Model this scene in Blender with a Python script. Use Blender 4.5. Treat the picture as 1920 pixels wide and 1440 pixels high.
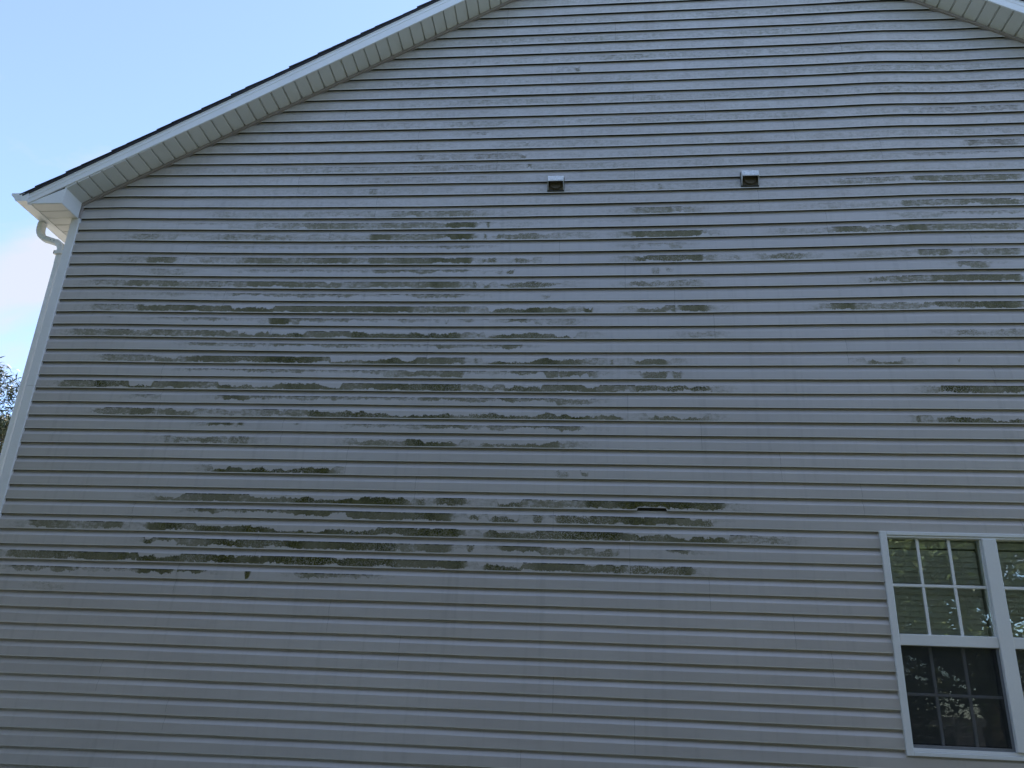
import bpy, math, random
import numpy as np
from mathutils import Vector, Matrix

# ------------------------------------------------------------------ clean start
for o in list(bpy.data.objects):
    bpy.data.objects.remove(o, do_unlink=True)
SC = bpy.context.scene
COL = SC.collection
rng = np.random.default_rng(7)
random.seed(7)

# ------------------------------------------------------------------ camera
cam = bpy.data.cameras.new('camera')
cam_o = bpy.data.objects.new('camera', cam)
COL.objects.link(cam_o)
cam.sensor_width = 36.0
cam.lens = 36.0 * 1509.84 / 1920.0
cam.clip_start = 0.05
cam.clip_end = 3000.0
CAM = Vector((0.0, -5.8033, 1.6))
cr = Vector((0.99530, 0.08832, 0.03968))
cd = Vector((0.00508, 0.36158, -0.93233))
cf = Vector((-0.09669, 0.92815, 0.35943))
M = Matrix(((cr.x, -cd.x, -cf.x), (cr.y, -cd.y, -cf.y), (cr.z, -cd.z, -cf.z)))
cam_o.matrix_world = Matrix.Translation(CAM) @ M.to_4x4()
SC.camera = cam_o

# ------------------------------------------------------------------ light and sky
SUN_DIR = Vector((0.42, 0.50, 0.58)).normalized()
SUN_EL = math.asin(SUN_DIR.z)
SUN_AZ = math.atan2(SUN_DIR.x, SUN_DIR.y)          # clockwise from +Y
world = bpy.data.worlds.new('World')
SC.world = world
world.use_nodes = True
wn = world.node_tree.nodes; wl = world.node_tree.links
wn.clear()
w_out = wn.new('ShaderNodeOutputWorld')
w_bg = wn.new('ShaderNodeBackground')
w_bg.inputs['Strength'].default_value = 0.1
w_sky = wn.new('ShaderNodeTexSky')
w_sky.sky_type = 'NISHITA'
w_sky.sun_disc = False
w_sky.sun_elevation = SUN_EL
w_sky.sun_rotation = SUN_AZ
w_sky.air_density = 0.7
w_sky.dust_density = 0.1
w_sky.ozone_density = 2.9
# thin broken cloud over the whole sky: noise on the direction projected to a flat layer
w_tc = wn.new('ShaderNodeTexCoord')
w_sep = wn.new('ShaderNodeSeparateXYZ')
wl.new(w_tc.outputs['Generated'], w_sep.inputs[0])
w_zz = wn.new('ShaderNodeMath'); w_zz.operation = 'MAXIMUM'; w_zz.inputs[1].default_value = 0.0
wl.new(w_sep.outputs[2], w_zz.inputs[0])
w_za = wn.new('ShaderNodeMath'); w_za.operation = 'ADD'; w_za.inputs[1].default_value = 0.12
wl.new(w_zz.outputs[0], w_za.inputs[0])
w_dx = wn.new('ShaderNodeMath'); w_dx.operation = 'DIVIDE'
w_dy = wn.new('ShaderNodeMath'); w_dy.operation = 'DIVIDE'
wl.new(w_sep.outputs[0], w_dx.inputs[0]); wl.new(w_za.outputs[0], w_dx.inputs[1])
wl.new(w_sep.outputs[1], w_dy.inputs[0]); wl.new(w_za.outputs[0], w_dy.inputs[1])
w_cmb = wn.new('ShaderNodeCombineXYZ')
wl.new(w_dx.outputs[0], w_cmb.inputs[0]); wl.new(w_dy.outputs[0], w_cmb.inputs[1])
CLOUD_SEED = 15.47
w_cmb.inputs[2].default_value = CLOUD_SEED
w_n = wn.new('ShaderNodeTexNoise')
w_n.inputs['Scale'].default_value = 1.1
w_n.inputs['Detail'].default_value = 7.0
w_n.inputs['Roughness'].default_value = 0.55
w_n.inputs['Distortion'].default_value = 0.35
wl.new(w_cmb.outputs[0], w_n.inputs['Vector'])
w_r = wn.new('ShaderNodeValToRGB')
w_r.color_ramp.elements[0].position = 0.53
w_r.color_ramp.elements[0].color = (0, 0, 0, 1)
w_r.color_ramp.elements[1].position = 0.65
w_r.color_ramp.elements[1].color = (1, 1, 1, 1)
wl.new(w_n.outputs['Fac'], w_r.inputs[0])
w_fm = wn.new('ShaderNodeMath'); w_fm.operation = 'MULTIPLY_ADD'; w_fm.inputs[1].default_value = 0.70; w_fm.inputs[2].default_value = 0.18
wl.new(w_r.outputs[0], w_fm.inputs[0])
w_mix = wn.new('ShaderNodeMix'); w_mix.data_type = 'RGBA'
w_mix.inputs[7].default_value = (1.64, 1.68, 1.78, 1)
wl.new(w_fm.outputs[0], w_mix.inputs[0])
wl.new(w_sky.outputs[0], w_mix.inputs[6])
wl.new(w_mix.outputs[2], w_bg.inputs['Color'])
wl.new(w_bg.outputs[0], w_out.inputs[0])

sun = bpy.data.lights.new('sun', 'SUN')
sun.energy = 3.6
sun.angle = math.radians(0.53)
sun.color = (1.0, 0.93, 0.83)
sun_o = bpy.data.objects.new('sun', sun)
COL.objects.link(sun_o)
sun_o.location = (-20, 10, 20)
sun_o.rotation_euler = (-SUN_DIR).to_track_quat('-Z', 'Y').to_euler()

SC.render.engine = 'CYCLES'
SC.view_settings.view_transform = 'Standard'
SC.view_settings.look = 'None'
SC.view_settings.exposure = 2.36
SC.view_settings.gamma = 1.0
SC.view_settings.use_curve_mapping = False

# ------------------------------------------------------------------ helpers
def fin(o, parent=None):
    COL.objects.link(o)
    if parent is not None:
        o.parent = parent
    return o

def mesh_obj(name, verts, faces, mat=None, parent=None, smooth=False, offset=(0, 0, 0)):
    me = bpy.data.meshes.new(name)
    me.from_pydata([tuple(map(float, v)) for v in verts], [], [tuple(f) for f in faces])
    me.validate()
    if mat is not None:
        me.materials.append(mat)
    if smooth:
        for p in me.polygons:
            p.use_smooth = True
    o = bpy.data.objects.new(name, me)
    o.location = offset
    return fin(o, parent)

class MB:
    """collects vertices and faces of one mesh"""
    def __init__(self):
        self.v = []; self.f = []
    def add(self, vs, fs):
        b = len(self.v)
        self.v += [tuple(map(float, v)) for v in vs]
        self.f += [tuple(i + b for i in f) for f in fs]
        return self
    def box(self, x0, x1, y0, y1, z0, z1, bev=0.0):
        if bev <= 0:
            vs = [(x, y, z) for z in (z0, z1) for y in (y0, y1) for x in (x0, x1)]
            fs = [(0, 2, 3, 1), (4, 5, 7, 6), (0, 1, 5, 4), (2, 6, 7, 3), (0, 4, 6, 2), (1, 3, 7, 5)]
            return self.add(vs, fs)
        import bmesh
        bm = bmesh.new()
        r = bmesh.ops.create_cube(bm, size=1.0)
        for v in bm.verts:
            v.co = Vector((x0 + (v.co.x + .5) * (x1 - x0), y0 + (v.co.y + .5) * (y1 - y0), z0 + (v.co.z + .5) * (z1 - z0)))
        bmesh.ops.bevel(bm, geom=bm.edges[:], offset=bev, segments=1, affect='EDGES')
        bm.verts.index_update()
        self.add([v.co[:] for v in bm.verts], [[v.index for v in f.verts] for f in bm.faces])
        bm.free()
        return self
    def prism(self, poly, y0, y1):
        """poly in (x,z), extruded in y"""
        n = len(poly)
        vs = [(x, y0, z) for x, z in poly] + [(x, y1, z) for x, z in poly]
        fs = [tuple(range(n)), tuple(range(2 * n - 1, n - 1, -1))]
        fs += [(i, i + n, (i + 1) % n + n, (i + 1) % n) for i in range(n)]
        return self.add(vs, fs)
    def sweep(self, prof, A, B, ux, uz, closed=True, caps=True):
        """profile (a,b) -> A + ux*a + uz*b, swept straight to B"""
        A, B, ux, uz = Vector(A), Vector(B), Vector(ux), Vector(uz)
        n = len(prof)
        vs = [A + ux * a + uz * b for a, b in prof] + [B + ux * a + uz * b for a, b in prof]
        fs = []
        for i in range(n if closed else n - 1):
            j = (i + 1) % n
            fs.append((i, i + n, j + n, j))
        if closed and caps:
            fs += [tuple(range(n)), tuple(range(2 * n - 1, n - 1, -1))]
        return self.add([v[:] for v in vs], fs)
    def tube(self, path, radii, seg=8, cap=True):
        path = [Vector(p) for p in path]
        rings = []
        for i, p in enumerate(path):
            t = (path[min(i + 1, len(path) - 1)] - path[max(i - 1, 0)]).normalized()
            a = t.cross(Vector((0.31, 0.17, 0.93)))
            if a.length < 1e-3:
                a = t.cross(Vector((1, 0, 0)))
            a.normalize(); b = t.cross(a).normalized()
            r = radii[i]
            rings.append([(p + (a * math.cos(k * 2 * math.pi / seg) + b * math.sin(k * 2 * math.pi / seg)) * r)[:] for k in range(seg)])
        vs = [v for r in rings for v in r]
        fs = []
        for i in range(len(path) - 1):
            for k in range(seg):
                k2 = (k + 1) % seg
                fs.append((i * seg + k, i * seg + k2, (i + 1) * seg + k2, (i + 1) * seg + k))
        if cap:
            fs.append(tuple(range(seg - 1, -1, -1)))
            fs.append(tuple((len(path) - 1) * seg + k for k in range(seg)))
        return self.add(vs, fs)
    def build(self, name, mat, parent=None, smooth=False):
        return mesh_obj(name, self.v, self.f, mat, parent, smooth)

def empty(name, loc, parent=None):
    o = bpy.data.objects.new(name, None)
    o.empty_display_size = 0.3
    o.location = loc
    return fin(o, parent)

def tag(o, label=None, cat=None, group=None, kind=None):
    if label: o['label'] = label
    if cat: o['category'] = cat
    if group: o['group'] = group
    if kind: o['kind'] = kind
    return o

def noise1(x, seed):
    """smooth 1-d value noise on arrays, about -1..1"""
    x = np.asarray(x, float)
    i = np.floor(x).astype(int); f = x - i
    f = f * f * (3 - 2 * f)
    def h(k):
        s = np.sin(k * 127.1 + seed * 311.7) * 43758.5453
        return (s - np.floor(s)) * 2 - 1
    return h(i) * (1 - f) + h(i + 1) * f
def fbm1(x, seed):
    return noise1(x, seed) * .55 + noise1(np.asarray(x) * 2.3, seed + 9) * .3 + noise1(np.asarray(x) * 5.1, seed + 17) * .15

# ------------------------------------------------------------------ materials
def newmat(name):
    m = bpy.data.materials.new(name)
    m.use_nodes = True
    n = m.node_tree.nodes; l = m.node_tree.links
    return m, n, l, n['Principled BSDF']
def ramp(n, a, ca, b, cb):
    r = n.new('ShaderNodeValToRGB')
    r.color_ramp.elements[0].position = a; r.color_ramp.elements[0].color = (*ca, 1)
    r.color_ramp.elements[1].position = b; r.color_ramp.elements[1].color = (*cb, 1)
    return r
def noise_node(n, l, vec, scale, detail=4.0, rough=0.55, sx=(1, 1, 1)):
    t = n.new('ShaderNodeTexNoise')
    t.inputs['Scale'].default_value = scale
    t.inputs['Detail'].default_value = detail
    t.inputs['Roughness'].default_value = rough
    if sx != (1, 1, 1):
        mp = n.new('ShaderNodeMapping'); mp.inputs['Scale'].default_value = sx
        l.new(vec, mp.inputs['Vector']); l.new(mp.outputs[0], t.inputs['Vector'])
    else:
        l.new(vec, t.inputs['Vector'])
    return t.outputs['Fac']
def math_node(n, l, op, a, b=None, c=None, clamp=False):
    t = n.new('ShaderNodeMath'); t.operation = op; t.use_clamp = clamp
    for i, v in enumerate((a, b, c)):
        if v is None: continue
        if isinstance(v, (int, float)): t.inputs[i].default_value = v
        else: l.new(v, t.inputs[i])
    return t.outputs[0]
def mix_col(n, l, fac, a, b):
    t = n.new('ShaderNodeMix'); t.data_type = 'RGBA'
    if isinstance(fac, (int, float)): t.inputs[0].default_value = fac
    else: l.new(fac, t.inputs[0])
    for i, v in ((6, a), (7, b)):
        if isinstance(v, tuple): t.inputs[i].default_value = (*v, 1)
        else: l.new(v, t.inputs[i])
    return t.outputs[2]
def smooth_node(n, l, v, a, b):
    t = n.new('ShaderNodeMapRange'); t.interpolation_type = 'SMOOTHSTEP'
    l.new(v, t.inputs[0])
    for i, w in ((1, a), (2, b)):
        if isinstance(w, (int, float)): t.inputs[i].default_value = w
        else: l.new(w, t.inputs[i])
    return t.outputs[0]

def plain(name, col, rough=0.5, var=0.12, scale=6.0, spec=0.4, bump=0.0, metal=0.0, fine=90.0):
    m, n, l, b = newmat(name)
    tc = n.new('ShaderNodeTexCoord')
    f = noise_node(n, l, tc.outputs['Object'], scale, 6.0, 0.6)
    f2 = noise_node(n, l, tc.outputs['Object'], fine, 3.0, 0.6)
    s = math_node(n, l, 'MULTIPLY_ADD', f2, 0.35, math_node(n, l, 'MULTIPLY', f, 0.65))
    lo = tuple(c * (1 - var) for c in col); hi = tuple(min(1, c * (1 + var)) for c in col)
    r = ramp(n, 0.32, lo, 0.68, hi); l.new(s, r.inputs[0]); l.new(r.outputs[0], b.inputs['Base Color'])
    b.inputs['Roughness'].default_value = rough
    b.inputs['Specular IOR Level'].default_value = spec
    b.inputs['Metallic'].default_value = metal
    if bump > 0:
        bp = n.new('ShaderNodeBump'); bp.inputs['Strength'].default_value = bump; bp.inputs['Distance'].default_value = 0.01
        l.new(f2, bp.inputs['Height']); l.new(bp.outputs[0], b.inputs['Normal'])
    return m

SIDING_COL = (0.530, 0.492, 0.462)
def siding_material():
    m, n, l, b = newmat('vinyl_siding')
    tc = n.new('ShaderNodeTexCoord'); P = tc.outputs['Object']
    def attr(a):
        t = n.new('ShaderNodeAttribute'); t.attribute_name = a; return t.outputs['Fac']
    st, lo, hi, vv, mo, br = (attr(a) for a in ('stain', 'lo', 'hi', 'vv', 'mottle', 'brown'))
    # wood-grain embossing of the vinyl: long thin streaks
    grain = noise_node(n, l, P, 22.0, 5.0, 0.65, (0.35, 1, 9))
    film0 = noise_node(n, l, P, 5.0, 4.0, 0.6)
    big = noise_node(n, l, P, 1.3, 4.0, 0.6, (1, 1, 2.0))
    film = noise_node(n, l, P, 9.0, 6.0, 0.7, (0.6, 1, 1.6))
    base = mix_col(n, l, smooth_node(n, l, big, 0.3, 0.7), tuple(c * .955 for c in SIDING_COL), tuple(c * 1.03 for c in SIDING_COL))
    base = mix_col(n, l, math_node(n, l, 'MULTIPLY', smooth_node(n, l, grain, 0.35, 0.75), 0.06), base, (0.2, 0.17, 0.16))
    # board to board tone, faint water runs
    oi = n.new('ShaderNodeObjectInfo')
    base = mix_col(n, l, math_node(n, l, 'MULTIPLY', oi.outputs['Random'], 0.10), base, (0.30, 0.285, 0.275))
    runs = noise_node(n, l, P, 7.0, 4.0, 0.6, (2.4, 1, 0.10))
    base = mix_col(n, l, math_node(n, l, 'MULTIPLY', smooth_node(n, l, runs, 0.50, 0.75), 0.22), base, (0.25, 0.235, 0.215))
    # pale highlight line painted along the lower bead of every board
    bead_hilite = math_node(n, l, 'SUBTRACT', 1.0, smooth_node(n, l, vv, -0.03, 0.03))
    base = mix_col(n, l, math_node(n, l, 'MULTIPLY', bead_hilite, math_node(n, l, 'MULTIPLY_ADD', film0, 0.4, 0.6)), base, (0.78, 0.76, 0.72))
    # patchy paler vinyl high on the gable
    sp = n.new('ShaderNodeSeparateXYZ'); l.new(P, sp.inputs[0])
    pale_top = math_node(n, l, 'MULTIPLY', smooth_node(n, l, sp.outputs[2], 4.4, 6.6), smooth_node(n, l, film0, 0.30, 0.70))
    base = mix_col(n, l, math_node(n, l, 'MULTIPLY', pale_top, 0.35), base, (0.66, 0.65, 0.64))
    # thin chalky film and grime speckle
    base = mix_col(n, l, math_node(n, l, 'MULTIPLY', smooth_node(n, l, film, 0.5, 0.8), 0.08), base, (0.45, 0.42, 0.40))
    # algae: the ragged outline comes from noise added to the height on the board
    n1 = noise_node(n, l, P, 34.0, 6.0, 0.66)
    n2 = noise_node(n, l, P, 120.0, 4.0, 0.6)
    nh = noise_node(n, l, P, 42.0, 7.0, 0.68, (0.7, 1, 1.2))
    vstreak = noise_node(n, l, P, 26.0, 3.0, 0.6, (3.2, 1, 0.35))
    off = math_node(n, l, 'MULTIPLY', math_node(n, l, 'SUBTRACT', n1, 0.5), 0.95)
    nb = noise_node(n, l, P, 13.0, 3.0, 0.6)
    off = math_node(n, l, 'MULTIPLY_ADD', math_node(n, l, 'SUBTRACT', nb, 0.5), 0.95, off)
    off = math_node(n, l, 'MULTIPLY_ADD', math_node(n, l, 'SUBTRACT', n2, 0.5), 0.35, off)
    vp = math_node(n, l, 'ADD', vv, off)
    m1 = smooth_node(n, l, vp, math_node(n, l, 'SUBTRACT', lo, 0.05), math_node(n, l, 'ADD', lo, 0.05))
    m2 = smooth_node(n, l, vp, math_node(n, l, 'SUBTRACT', hi, 0.05), math_node(n, l, 'ADD', hi, 0.05))
    m2 = math_node(n, l, 'SUBTRACT', 1.0, m2)
    on_board = smooth_node(n, l, vv, -0.02, 0.06)
    on_top = math_node(n, l, 'SUBTRACT', 1.0, smooth_node(n, l, vv, 1.0, 1.06))
    mask = math_node(n, l, 'MULTIPLY', math_node(n, l, 'MULTIPLY', m1, m2), math_node(n, l, 'MULTIPLY', on_board, on_top))
    # strong stains are closed, weak ones break up into flecks
    hh = math_node(n, l, 'MULTIPLY_ADD', vstreak, 0.18, math_node(n, l, 'MULTIPLY', nh, 0.82))
    th = math_node(n, l, 'MULTIPLY_ADD', st, -0.62, 0.73)
    soft = math_node(n, l, 'MULTIPLY_ADD', st, -0.22, 0.30)
    a = smooth_node(n, l, hh, math_node(n, l, 'SUBTRACT', th, soft), math_node(n, l, 'ADD', th, soft))
    dens = math_node(n, l, 'MULTIPLY_ADD', st, 0.50, 0.49)
    alpha = math_node(n, l, 'MULTIPLY', math_node(n, l, 'MULTIPLY', mask, a), dens, clamp=True)
    gate = smooth_node(n, l, st, 0.02, 0.10)
    alpha = math_node(n, l, 'MULTIPLY', alpha, gate)
    # grazed / curled pale lines in the mottled patches
    curl = math_node(n, l, 'ABSOLUTE', math_node(n, l, 'SUBTRACT', noise_node(n, l, P, 55.0, 2.0, 0.5), 0.5))
    cl = math_node(n, l, 'SUBTRACT', 1.0, smooth_node(n, l, curl, 0.012, 0.05))
    alpha = math_node(n, l, 'MULTIPLY', alpha, math_node(n, l, 'SUBTRACT', 1.0, math_node(n, l, 'MULTIPLY', cl, math_node(n, l, 'MULTIPLY', mo, 0.85))))
    # colour of the growth: grey-brown mildew when thin, olive green when thick
    thin = mix_col(n, l, smooth_node(n, l, n2, 0.35, 0.65), (0.185, 0.170, 0.080), (0.122, 0.114, 0.044))
    thick = mix_col(n, l, smooth_node(n, l, n1, 0.38, 0.62), (0.038, 0.041, 0.003), (0.094, 0.091, 0.016))
    alg = mix_col(n, l, smooth_node(n, l, st, 0.55, 0.97), thin, thick)
    alg = mix_col(n, l, math_node(n, l, 'MULTIPLY', br, 0.7), alg, (0.13, 0.10, 0.06))
    # drip line: growth crusts along the upper crease of a board
    crust_n = noise_node(n, l, P, 30.0, 4.0, 0.7, (1, 1, 0.2))
    crust = math_node(n, l, 'MULTIPLY', smooth_node(n, l, vv, 0.86, 0.97), on_top)
    crust = math_node(n, l, 'MULTIPLY', crust, smooth_node(n, l, crust_n, 0.42, 0.56))
    crust = math_node(n, l, 'MULTIPLY', crust, smooth_node(n, l, hi, 0.9, 1.0))
    crust = math_node(n, l, 'MULTIPLY', crust, math_node(n, l, 'MULTIPLY', smooth_node(n, l, st, 0.12, 0.50), 0.92))
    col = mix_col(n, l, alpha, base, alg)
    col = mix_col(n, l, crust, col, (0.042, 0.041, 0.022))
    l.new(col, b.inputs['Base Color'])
    rr = math_node(n, l, 'MULTIPLY_ADD', alpha, 0.55, 0.30, clamp=True)
    l.new(rr, b.inputs['Roughness'])
    cover = math_node(n, l, 'MAXIMUM', alpha, crust)
    l.new(math_node(n, l, 'MULTIPLY_ADD', cover, -0.80, 0.85, clamp=True), b.inputs['Specular IOR Level'])
    bp = n.new('ShaderNodeBump'); bp.inputs['Strength'].default_value = 0.25; bp.inputs['Distance'].default_value = 0.002
    hgt = math_node(n, l, 'MULTIPLY_ADD', alpha, 1.2, math_node(n, l, 'MULTIPLY', grain, 0.35))
    l.new(hgt, bp.inputs['Height']); l.new(bp.outputs[0], b.inputs['Normal'])
    return m

MAT = {
    'siding': siding_material(),
    'white': plain('white_vinyl', (0.80, 0.80, 0.79), 0.38, 0.05, 3.0, 0.45),
    'alu': plain('white_aluminium', (0.88, 0.88, 0.87), 0.34, 0.06, 2.2, 0.5),
    'soffit': plain('ivory_soffit', (0.77, 0.76, 0.72), 0.5, 0.05, 4.0, 0.35),
    'channel': plain('taupe_channel', (0.36, 0.31, 0.28), 0.5, 0.06, 5.0, 0.35),
    'shingle': plain('charcoal_shingle', (0.055, 0.055, 0.062), 0.9, 0.35, 20.0, 0.2, 0.5, 0.0, 240.0),
    'dark': plain('house_wrap', (0.05, 0.048, 0.045), 0.9, 0.1),
    'inside': plain('interior_paint', (0.35, 0.34, 0.32), 0.8, 0.05),
    'blind': plain('grey_blind', (0.86, 0.86, 0.83), 0.6, 0.05),
    'hood': plain('weathered_vent_hood', (0.76, 0.77, 0.77), 0.45, 0.28, 60.0, 0.35, 0.1),
    'dark_mottle': plain('dark_vent_flange', (0.07, 0.07, 0.062), 0.8, 0.5, 40.0, 0.2),  # near-black mottled plate, seen as a dark rim round the hood
    'duct': plain('dusty_vent_liner', (0.115, 0.096, 0.066), 0.8, 0.25, 25.0, 0.2),
    'frame_grey': plain('grey_screen_frame', (0.20, 0.21, 0.225), 0.5, 0.05),
    'bark': plain('tree_bark', (0.10, 0.078, 0.06), 0.9, 0.4, 8.0, 0.2, 0.6),
    'grass': plain('lawn', (0.050, 0.058, 0.034), 0.9, 0.45, 0.6, 0.2, 0.6, 0.0, 30.0),
    'brick': plain('neighbour_siding', (0.45, 0.40, 0.34), 0.7, 0.1),
}
def glass_material():
    m = bpy.data.materials.new('window_glass'); m.use_nodes = True
    n = m.node_tree.nodes; l = m.node_tree.links; n.clear()
    out = n.new('ShaderNodeOutputMaterial')
    tr = n.new('ShaderNodeBsdfTransparent'); tr.inputs[0].default_value = (0.95, 0.97, 0.95, 1)
    gl = n.new('ShaderNodeBsdfGlossy'); gl.inputs['Roughness'].default_value = 0.004
    gl.inputs['Color'].default_value = (0.95, 1.0, 0.97, 1)
    fr = n.new('ShaderNodeFresnel'); fr.inputs['IOR'].default_value = 1.52
    f = math_node(n, l, 'MULTIPLY', fr.outputs[0], 2.7, clamp=True)     # four surfaces of a double pane
    tc = n.new('ShaderNodeTexCoord')
    w = noise_node(n, l, tc.outputs['Object'], 3.5, 2.0, 0.5)
    bp = n.new('ShaderNodeBump'); bp.inputs['Strength'].default_value = 0.10; bp.inputs['Distance'].default_value = 0.01
    l.new(w, bp.inputs['Height']); l.new(bp.outputs[0], gl.inputs['Normal'])
    mx = n.new('ShaderNodeMixShader')
    l.new(f, mx.inputs[0]); l.new(tr.outputs[0], mx.inputs[1]); l.new(gl.outputs[0], mx.inputs[2])
    l.new(mx.outputs[0], out.inputs[0])
    return m
def screen_material():
    m = bpy.data.materials.new('insect_screen'); m.use_nodes = True
    n = m.node_tree.nodes; l = m.node_tree.links; n.clear()
    out = n.new('ShaderNodeOutputMaterial')
    tr = n.new('ShaderNodeBsdfTransparent')
    df = n.new('ShaderNodeBsdfDiffuse'); df.inputs[0].default_value = (0.045, 0.047, 0.05, 1)
    mx = n.new('ShaderNodeMixShader')
    tc = n.new('ShaderNodeTexCoord')
    w = noise_node(n, l, tc.outputs['Object'], 14.0, 4.0, 0.6)
    f = math_node(n, l, 'MULTIPLY_ADD', w, 0.10, 0.36)
    l.new(f, mx.inputs[0]); l.new(tr.outputs[0], mx.inputs[1]); l.new(df.outputs[0], mx.inputs[2])
    l.new(mx.outputs[0], out.inputs[0])
    return m
MAT['glass'] = glass_material()
MAT['screen'] = screen_material()
def leaf_material(name, c0, c1, c2, tl=0.25):
    m, n, l, b = newmat(name)
    g = n.new('ShaderNodeNewGeometry')
    tc = n.new('ShaderNodeTexCoord')
    f = noise_node(n, l, tc.outputs['Object'], 0.9, 4.0, 0.6)
    r = ramp(n, 0.3, c0, 0.7, c1); l.new(f, r.inputs[0])
    c = mix_col(n, l, math_node(n, l, 'MULTIPLY', smooth_node(n, l, g.outputs['Random Per Island'], 0.55, 1.0), 0.8), r.outputs[0], c2)
    l.new(c, b.inputs['Base Color'])
    b.inputs['Roughness'].default_value = 0.45
    b.inputs['Specular IOR Level'].default_value = 0.4
    t = n.new('ShaderNodeBsdfTranslucent'); l.new(c, t.inputs[0])
    mx = n.new('ShaderNodeMixShader'); mx.inputs[0].default_value = tl
    out = n['Material Output']
    l.new(b.outputs[0], mx.inputs[1]); l.new(t.outputs[0], mx.inputs[2]); l.new(mx.outputs[0], out.inputs[0])
    return m
MAT['leaf'] = leaf_material('broadleaf_foliage', (0.055, 0.082, 0.030), (0.090, 0.120, 0.045), (0.15, 0.165, 0.075))
MAT['leaf_dark'] = leaf_material('evergreen_foliage', (0.016, 0.028, 0.011), (0.032, 0.047, 0.018), (0.075, 0.062, 0.024), 0.06)

# ------------------------------------------------------------------ ground
def ground_z(x, y):
    t = min(max((-y - 8.0) / 24.0, 0.0), 1.0)
    return -4.6 * t * t * (3 - 2 * t)
def ground():
    N = 90
    xs = np.concatenate([-np.geomspace(1500, 2, N // 2), [0], np.geomspace(2, 1500, N // 2)])
    vs = []; fs = []
    for y in xs:
        for x in xs:
            z = 0.0
            d = math.hypot(x, y)
            z = ground_z(x, y)
            if d > 40 and y > -30: z += 0.25 * math.sin(x * .05 + 1) * math.cos(y * .06) * min(1, (d - 40) / 40)
            vs.append((x, y, z))
    n = len(xs)
    for j in range(n - 1):
        for i in range(n - 1):
            fs.append((j * n + i, j * n + i + 1, (j + 1) * n + i + 1, (j + 1) * n + i))
    o = mesh_obj('ground', vs, fs, MAT['grass'])
    tag(o, kind='structure', label='mown green lawn around the house')
ground()

tag(mesh_obj('bounce_slab', [(-13.5, -2, .004), (-5.6, -2, .004), (-5.6, 26, .004), (-13.5, 26, .004)], [(0, 1, 2, 3)], plain('bounce_slab_concrete', (0.42, 0.39, 0.34), 0.85, 0.12, 2.0, 0.2)),  # unseen slab added beside the house, bounces warm sun onto the eave soffit
    kind='structure', label='unseen pale concrete slab added left of the house to bounce sunlight')

fv = [(-120, -34, -4.585), (160, -34, -4.585), (160, -420, -4.585), (-120, -420, -4.585)]
tag(mesh_obj('field', fv, [(0, 3, 2, 1)], plain('dry_stubble', (0.36, 0.30, 0.22), 0.9, 0.25, .05, 0.1)), kind='structure', label='dry tan field beyond the added bushes')

# ------------------------------------------------------------------ house: measures (metres)
E_ = 0.1143                       # exposure of one siding course
Z0 = 7.6638                       # bottom line of course 0
ML, CL = 0.5819, 8.1989           # left rake line on the wall
MR, CR = -0.5998, 9.2826          # right rake line
XPK = (CR - CL) / (ML - MR); ZPK = ML * XPK + CL
XL = -4.528                       # wall edge of the left corner post
XR = 6.365
OVER = 0.265                      # overhang of the rake
DEPTH = 9.0
ZE = 5.40                         # eave soffit
XTIP = -4.862                     # tip of the rake / eave fascia plane
WX0, WX1, WZ0, WZ1 = 2.000, 3.430, 1.338, 2.758       # window, outer edge of the casing

WARP = ((-3.55, (-0.07926, 0.01194, 0.06221, -0.02388, -0.01275, 0.00905), 18, 57),
        (-0.62, (0.11594, -0.01929, -0.17086, 0.03473, 0.05973, -0.0131), 0, 57),
        (2.0, (-0.02233, -0.02968, -0.00668, 0.0271, 0.00481, -0.00108), 1, 56))
def warp(n, X):
    """measured sag of course line n along the wall"""
    X = np.asarray(X, float)
    ds = []
    for xc, c, a, b in WARP:
        s = (min(max(n, a), b) - 30) / 30.0
        ds.append(np.polyval(c, s))
    x0, x1, x2 = (w[0] for w in WARP)
    Xc = np.clip(X, x0 - 0.6, x2 + 0.6)
    q = (ds[0] * (Xc - x1) * (Xc - x2) / ((x0 - x1) * (x0 - x2)) + ds[1] * (Xc - x0) * (Xc - x2) / ((x1 - x0) * (x1 - x2))
         + ds[2] * (Xc - x0) * (Xc - x1) / ((x2 - x0) * (x2 - x1)))
    wob = 0.0012 * noise1(X * 1.1 + 7.3 * (n // 2), 5) + 0.0008 * noise1(X * 2.7, 11 + n)
    up = math.exp(-((n - 7) / 6.0) ** 2)
    wave = up * (0.009 * np.exp(-((X - 2.45) / .32) ** 2) - 0.010 * np.exp(-((X - 3.05) / .34) ** 2))
    return q + wob + wave
def xlim(z):
    a = XL if z <= ML * XL + CL else (z - CL) / ML
    b = XR if z <= MR * XR + CR else (z - CR) / MR
    return a, b

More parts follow.
